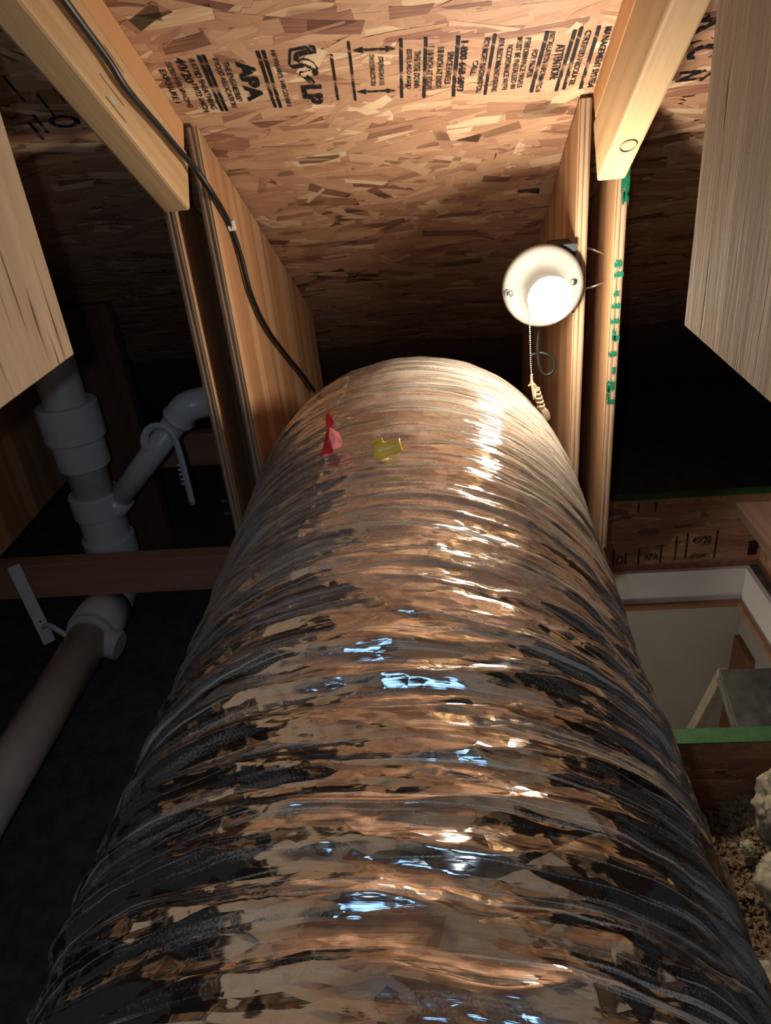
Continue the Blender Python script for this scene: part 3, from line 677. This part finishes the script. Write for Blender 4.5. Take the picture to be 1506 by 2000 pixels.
# ------------------------------------------------------------------ scraps on the duct
def duct_pt(y, t, h=0.0): return Vector((DXC + (DR + h) * math.sin(t), y, DZC + (DR + h) * math.cos(t)))
rp = duct_pt(.795, -.30, -.002)
def flap(name, pts, mat, parent, loc, th=.0006):
    bm = bmesh.new(); vs = [bm.verts.new(p) for p in pts]
    c_ = bm.verts.new(sum((Vector(p) for p in pts), Vector()) / len(pts) + Vector((0, .002, .003)))
    fs = [bm.faces.new((vs[i], vs[(i + 1) % len(vs)], c_)) for i in range(len(vs))]
    bmesh.ops.solidify(bm, geom=fs, thickness=th)
    return from_bm(name, bm, mat, parent, loc)
rt = empty('tape_scrap', rp, 'torn scrap of red tape standing up from the foil', 'tape')
flap('tape_tail', [(-.016, 0, -.002), (-.002, 0, -.001), (.002, .004, .012), (-.002, .006, .026), (-.006, .005, .028), (-.010, .002, .014)], 'red', rt, rp)
flap('tape_tip', [(-.006, .005, .026), (-.001, .006, .025), (.003, .008, .036), (-.002, .010, .048), (-.006, .009, .043)], 'red', rt, rp)
flap('tape_fold', [(-.001, -.001, .004), (.009, -.001, .007), (.012, .002, .012), (.007, .004, .024), (-.002, .005, .030), (-.004, .002, .020)], 'pink', rt, rp)
yp = duct_pt(.745, -.030, .004)
# two-winged push-on wire connector, lying on its side
yc = empty('wire_connector', yp, 'yellow winged plastic wire connector lying on the foil', 'connector')
ry = Matrix.Rotation(R(-14), 3, 'Y')
lathe('connector_body', [(-.015, .0088), (-.013, .0098), (-.004, .0098), (-.001, .0080), (.006, .0074), (.014, .0066), (.0155, .0072), (.016, .005), (.009, .0045), (.009, 0)][::1] , yp + Vector((0, 0, .006)), ry @ Vector((1, 0, 0)), 'yel', yc, 24)
from_bm('connector_wing', bm_box(.014, .003, .016, .001), 'yel', yc, yp + ry @ Vector((-.008, .004, .010)), ry)
for k in range(6):
    a = k / 6 * 2 * math.pi
    from_bm('grip_rib', bm_box(.016, .0012, .0012, .0003), 'yel', yc, yp + Vector((0, 0, .006)) + ry @ Vector((.004, math.cos(a) * .0078, math.sin(a) * .0078)), ry)

# ------------------------------------------------------------------ white drain pipes, hangers, cross beam
RX, RY_, = -.792, 1.44
dp = empty('drain_pipe', (RX, RY_, -.97), 'white plastic drain riser with couplings and angled side branch', 'pipe')
tube('riser_pipe', [(RX, RY_, -.22), (RX, RY_, -.80)], .0445, 'pvc', dp, 32)
def collar(name, z0, z1, r, ch_=.003, parent=dp, x=RX, y=RY_):
    lathe(name, [(0, .044), (0, r - ch_), (ch_, r), (abs(z1 - z0) - ch_, r), (abs(z1 - z0), r - ch_), (abs(z1 - z0), .044)], (x, y, max(z0, z1)), (0, 0, -1), 'pvcf', parent, 40)
collar('coupling', -.495, -.575, .064); collar('coupling', -.5755, -.640, .0555, .002); collar('coupling', -.705, -.762, .0575); collar('coupling', -.763, -.84, .0520); collar('coupling', -.82, -.872, .059)
# sweep at the foot and the run towards the hatch side
sw = [(RX, RY_, -.85)] + [(RX - .012 * (1 - math.cos(a)), RY_ - .095 * (1 - math.cos(a)), -.875 - .095 * math.sin(a)) for a in [R(q) for q in range(0, 91, 10)]]
tube('sweep_elbow', sw, .050, 'pvcf', dp, 28)
ye = RY_ - .095
tube('coupling', [(RX - .012, ye + .02, -.97), (RX - .012, ye - .075, -.97)], .056, 'pvcf', dp, 32)
tube('coupling', [(RX - .012, ye - .07, -.97), (RX - .012, ye - .095, -.97)], .052, 'pvcf', dp, 32)
tube('run_pipe', [(RX - .012, ye - .05, -.97), (RX - .014, .30, -.985)], .0445, 'pvc', dp, 32)
lathe('cleanout_cap', [(0, .033), (.03, .033), (.034, .030), (.034, 0)], (RX + .02, ye - .09, -.985), (1, -.15, -.3), 'pvcf', dp, 28)
b0 = Vector((-.765, RY_, -.755)); b1 = Vector((-.552, RY_, -.540))
tube('branch_pipe', [b0, b1], .0262, 'pvc', dp, 28)
bd = (b1 - b0).normalized()
tube('wye_socket', [b0 - bd * .03, b0 + bd * .045], .0315, 'pvcf', dp, 28)
el = smooth_path([b1 - bd * .012, b1 + bd * .018, b1 + bd * .035 + Vector((.012, .008, -.006)), b1 + Vector((.070, .030, .016)), b1 + Vector((.098, .060, .004)), b1 + Vector((.108, .090, -.004))], 6)
tube('branch_elbow', el, .0325, 'pvcf', dp, 28)
tube('elbow_rim', [b1 - bd * .016, b1 - bd * .006], .0345, 'pvcf', dp, 28)
tube('branch_pipe', [b1 + Vector((.107, .085, -.003)), b1 + Vector((.107, .34, -.01))], .0262, 'pvc', dp, 24)
# J hook over the branch
hk = b0 + bd * .238 + Vector((0, -.030, 0))
hx = [hk + Vector((-.040, .010, -.020)), hk + Vector((-.038, .006, .002)), hk + Vector((-.026, .004, .024)), hk + Vector((-.004, .002, .036)), hk + Vector((.018, .0, .030)), hk + Vector((.032, -.002, .006)), hk + Vector((.036, -.003, -.05)), hk + Vector((.036, -.003, -.150))]
hg = empty('pipe_hanger', hk, 'white plastic hook hanger over the angled branch pipe', 'hanger')
tube('hook_strap', smooth_path(hx, 6), .0085, 'hang', hg, 12, (1.0, .55))
for i in range(5): from_bm('tooth', bm_box(.010, .006, .004, .001), 'hang', hg, hk + Vector((.0365, -.0235, -.045 - .011 * i)))
# strap hanger from the beam to the run pipe
h0 = Vector((-.935, 1.285, -.795)); h1 = Vector((-.885, 1.235, -.965))
hs = empty('pipe_hanger', h1, 'white slotted strap hanger fixed on the cross beam', 'hanger')
d = (h1 - h0); rz = d.to_track_quat('-Z', 'Y').to_matrix()
fc = rz @ Vector((0, 1, 0)); fc = fc if fc.dot(-h0) > 0 else -fc
from_bm('strap', bm_box(.026, .006, d.length, .0015), 'hang', hs, (h0 + h1) / 2, rz)
for i in range(8): from_bm('strap_rib', bm_box(.019, .004, .008, .001), 'hang', hs, h0 + d * (.08 + .075 * i) + fc * .0038, rz)
tube('strap_hook', smooth_path([h0 + d * .80, h0 + d * .80 + Vector((.018, -.006, .010)), h0 + d * .86 + Vector((.034, -.008, .012)), h1 + Vector((.046, 0, .012))], 6), .006, 'hang', hs, 10)
from_bm('nail_head', bm_box(.004, .002, .004, .0008), 'cable', hs, h0 + d * .72 + fc * .004, rz)
# cross beam on edge
tag(box('cross_beam', (-1.35, 1.333, -.914), (-.302, 1.371, -.826), 'beam', None, .002), 'reddish brown timber set on edge in front of the riser pipe', 'beam')

tag(box('cross_beam', (-1.35, 1.93, -.885), (-.412, 1.968, -.785), 'beam', None, .002), 'dark timber behind the angled branch pipe', 'beam')
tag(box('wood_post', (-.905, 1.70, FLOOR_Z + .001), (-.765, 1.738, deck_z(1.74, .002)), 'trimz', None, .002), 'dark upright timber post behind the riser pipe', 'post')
# ------------------------------------------------------------------ hatch: curb, jamb, plank, ladder
cur = empty('hatch_curb', ((HX0 + HX1) / 2, 1.2, -1.09), 'strand board curb around the hatch with green painted top edges', 'curb')
X0c, X1c = .285, .775; TOPZ = -.895
def curb_board(lo_, hi_, edge, seed, face_dir):
    b_ = box('curb_board', lo_, hi_, 'osbbase', cur, 0)
    return b_
CT = .028
curb_board((X0c, HY1, FLOOR_Z + .002), (.823, HY1 + CT, TOPZ), 0, 1, 0)
curb_board((X0c, HY0 - CT - .018, FLOOR_Z + .002), (.823, HY0 - .018, TOPZ), 0, 2, 0)
curb_board((X1c - .02, HY0 - .017, FLOOR_Z + .002), (X1c + .005, HY1 - .001, TOPZ), 0, 3, 0)
box('painted_edge', (X0c, HY1 - .001, TOPZ), (.824, HY1 + CT + .001, TOPZ + .003), 'greenp', cur, .0008)
box('painted_edge', (X0c, HY0 - CT - .019, TOPZ), (.824, HY0 - .017, TOPZ + .003), 'greenp', cur, .0008)
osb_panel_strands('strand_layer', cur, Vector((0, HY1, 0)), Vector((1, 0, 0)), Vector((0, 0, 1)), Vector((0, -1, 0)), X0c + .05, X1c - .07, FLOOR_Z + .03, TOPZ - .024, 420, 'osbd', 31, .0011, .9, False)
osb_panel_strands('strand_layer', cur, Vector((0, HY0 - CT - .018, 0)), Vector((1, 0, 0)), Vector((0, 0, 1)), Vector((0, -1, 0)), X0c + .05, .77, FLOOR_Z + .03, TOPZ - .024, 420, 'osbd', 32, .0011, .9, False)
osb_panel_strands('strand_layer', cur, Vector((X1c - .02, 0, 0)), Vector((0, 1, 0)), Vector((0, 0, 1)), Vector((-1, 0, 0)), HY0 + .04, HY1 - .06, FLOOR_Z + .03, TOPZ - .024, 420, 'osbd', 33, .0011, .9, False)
# worn print along the far board
RF = Matrix((Vector((1, 0, 0)), Vector((0, 0, 1)), Vector((0, -1, 0)))).transposed()
def cb(x, z, w_, h_, mat='ink'): from_bm('printed_rule', bm_box(w_, .0002, h_, 0), mat, cur, (x, HY1 - .0018, z))
for x, z, h_ in ((.400, -1.055, .05), (.430, -1.058, .035), (.462, -1.055, .05), (.515, -1.05, .055), (.55, -1.035, .07), (.575, -1.03, .075), (.645, -1.03, .08)): cb(x, z, .0035, h_)
cb(.452, -.915, .0035, .025); cb(.492, -.915, .0035, .025); cb(.735, -1.045, .022, .040)
fit_text('printed_lettering', 'O', .018, .026, 'ink', cur, (.416, HY1 - .0018, -1.062), RF)
fit_text('printed_lettering', 'APA', .035, .018, 'ink', cur, (.492, HY1 - .0018, -1.058), RF)
fit_text('printed_lettering', '40/20', .045, .02, 'ink', cur, (.610, HY1 - .0018, -1.015), RF)
fit_text('printed_lettering', 'EXPOSURE 1', .045, .012, 'ink', cur, (.610, HY1 - .0018, -1.062), RF)
# white drywall jamb and brown stop moulding
jb = empty('hatch_jamb', ((HX0 + HX1) / 2, 1.2, CEIL_Z), 'white drywall jamb lining the hatch with thin brown moulding', 'jamb')
JT = .013
JW = FLOOR_Z + .003
box('jamb_panel', (HX0 + .001, HY1 - JT, CEIL_Z), (HX1 - .001, HY1 - .001, JW), 'dry', jb, .001)
box('jamb_panel', (HX1 - JT, HY0 + JT, CEIL_Z), (HX1 - .001, HY1 - JT - .001, JW), 'dry', jb, .001)
box('jamb_panel', (HX0 + .001, HY0 + .001, CEIL_Z), (HX1 - .001, HY0 + JT, JW), 'dry', jb, .001)
box('jamb_panel', (HX0 + .001, HY0 + JT, CEIL_Z), (HX0 + JT, HY1 - JT - .001, JW), 'dry', jb, .001)
box('moulding', (HX0 + JT, HY1 - JT - .012, CEIL_Z - .016), (HX1 - JT, HY1 - JT - .001, CEIL_Z + .001), 'trim', jb, .002)
box('moulding', (HX1 - JT - .012, HY0 + JT, CEIL_Z - .016), (HX1 - JT - .001, HY1 - JT - .013, CEIL_Z + .001), 'trim', jb, .002)
# plank lying over the curb
tag(box('loose_plank', (.643, 1.0, TOPZ + .0035), (.82, 1.505, TOPZ + .0275), 'plank', None, .002), 'short brown plank lying across the corner of the hatch curb', 'plank')
# door casing on the room wall
tag(box('trim_1', (1.175, 2.40, -3.6), (1.199, 2.57, -2.13), 'trim', None, .002), 'brown door casing on the room wall under the hatch', None, None, 'structure')
# step ladder standing in the room
AP = Vector((.612, 1.385, -1.255)); LW = .42
la = empty('step_ladder', (AP.x + LW / 2, AP.y, -3.6), 'grey step ladder standing open under the hatch', 'ladder')
def slab(name, p, q, wx, th, mat, x0):
    p, q = Vector(p), Vector(q); d = q - p; rot = Matrix((Vector((1, 0, 0)), Vector((1, 0, 0)).cross(d.normalized()) * -1, d.normalized())).transposed()
    return from_bm(name, bm_box(wx, th, d.length, .002), mat, la, (p + q) / 2 + Vector((x0, 0, 0)), rot)
capn = AP + Vector((0, -.15, -.055))
nearfoot = Vector((AP.x, capn.y - .50, -3.6)); farfoot = Vector((AP.x, AP.y + .40 * 2.345, -3.6))
dn = (capn - AP).normalized(); df = (farfoot - AP).normalized(); dr = (nearfoot - capn).normalized()
slab('rail', capn + dr * .02, nearfoot, .024, .050, 'lad', .016); slab('rail', capn + dr * .02, nearfoot, .024, .050, 'lad', LW - .016)
slab('rear_leg', AP + df * .012, farfoot, .022, .030, 'lade', .016); slab('rear_leg', AP + df * .012, farfoot, .022, .030, 'lade', LW - .016)
slab('top_plate', AP, capn, LW, .012, 'lad', LW / 2)
for x0_ in (.003, LW - .003): slab('plate_lip', AP + Vector((0, 0, -.018)), capn + Vector((0, 0, -.018)), .006, .034, 'lad', x0_)
for i in range(1, 8):
    q = capn + dr * (.30 * i); box('step', (AP.x + .03, q.y - .05, q.z - .012), (AP.x + LW - .03, q.y + .05, q.z + .012), 'lad', la, .002)
nrm = Vector((0, -dn.z, dn.y)); nrm = nrm if nrm.z > 0 else -nrm
rtp = Matrix((Vector((1, 0, 0)), -nrm, Vector((1, 0, 0)).cross(-nrm))).transposed()
for dx, k, r_ in ((.110, .055, .012), ):
    lathe('handle_hole', [(0, r_), (.0006, r_ * .96), (.0006, 0)], AP + dn * k + Vector((dx, 0, 0)) + nrm * .0062, nrm, 'box', la, 20)
for dx, k in ((.085, .105), (.092, .128)):
    bm = bm_tube([Vector((math.cos(a) * .006, 0, math.sin(a) * .006)) for a in [2 * math.pi * i / 14 for i in range(15)]], .0018, 6)
    from_bm('paint_ring', bm, 'lint', la, AP + dn * k + Vector((dx, 0, 0)) + nrm * .0065, rtp)

# ------------------------------------------------------------------ loose insulation on the right of the duct
def clumps(name, n, region, hfun, rmin, rmax, mat, seed, label, cat):
    rnd = random.Random(seed); t = bmesh.new(); bmesh.ops.create_icosphere(t, subdivisions=1, radius=1); bv = np.array([v.co for v in t.verts]); t.verts.index_update(); bf = np.array([[v.index for v in f.verts] for f in t.faces]); t.free()
    V = []; Fc = []
    rg = np.random.default_rng(seed)
    for i in range(n):
        x = rnd.uniform(region[0], region[1]); y = rnd.uniform(region[2], region[3]); r = rnd.uniform(rmin, rmax)
        z = hfun(x, y) + rnd.uniform(-.5, .6) * r
        if (x - DXC) ** 2 + (z - DZC) ** 2 < (DR + r * .6) ** 2: continue
        q = bv * (1 + rg.uniform(-.6, .6, (len(bv), 1))) * r * rg.uniform(.35, 1.9, 3) + np.array((x, y, z))
        Fc.append(bf + len(V) * len(bv)); V.append(q)
    V = np.concatenate(V); Fc = np.concatenate(Fc)
    me = bpy.data.meshes.new(name); me.from_pydata(V.tolist(), [], Fc.tolist()); me.update()
    o = link(name, me, mat); tag(o, label, cat, None, 'stuff'); return o
hc = lambda x, y: -1.03 + .010 * float(vnoise(np.array(x * 55.), np.array(y * 55.), 4)) + .020 * float(vnoise(np.array(x * 16.), np.array(y * 16.), 3)) + .05 * max(0, .72 - y)
clumps('cellulose_insulation', 30000, (.17, .76, .16, HY0 - CT - .022), hc, .0015, .0048, 'cell', 41, 'brown loose fluffy insulation between duct and curb', 'insulation')
def lump(name, c_, r_, seed, label):
    bm = bmesh.new(); bmesh.ops.create_icosphere(bm, subdivisions=5, radius=1)
    co = np.array([v.co for v in bm.verts]); a = co * 3 + seed
    n1 = vnoise(a[:, 0] + a[:, 2], a[:, 1] - a[:, 2], seed) * .22 + vnoise(a[:, 0] * 3, a[:, 1] * 3 + a[:, 2] * 3, seed + 1) * .08 + vnoise(a[:, 0] * 8 + a[:, 2] * 5, a[:, 1] * 8, seed + 2) * .03 + vnoise(a[:, 0] * 19 - a[:, 2] * 11, a[:, 1] * 19 + a[:, 2] * 7, seed + 3) * .012
    for v, k in zip(bm.verts, n1): v.co = Vector((v.co.x * r_[0], v.co.y * r_[1], v.co.z * r_[2])) * (1 + k)
    return tag(from_bm(name, bm, 'fib', None, c_, None, True), label, 'insulation', 'white fibreglass tufts beside the curb')
lump('fibreglass_tuft', (.475, .765, -.965), (.045, .045, .075), 3, 'tall white fibreglass tuft standing against the curb board')
lump('fibreglass_tuft', (.450, .665, -.985), (.055, .05, .05), 5, 'wide white fibreglass tuft bedded in the brown insulation')
lump('fibreglass_tuft', (.385, .50, -1.0), (.06, .07, .045), 8, 'flat pale fibreglass tuft low beside the duct')
lump('fibreglass_tuft', (.408, .735, -1.012), (.011, .010, .012), 9, 'small round white tuft in the brown insulation')
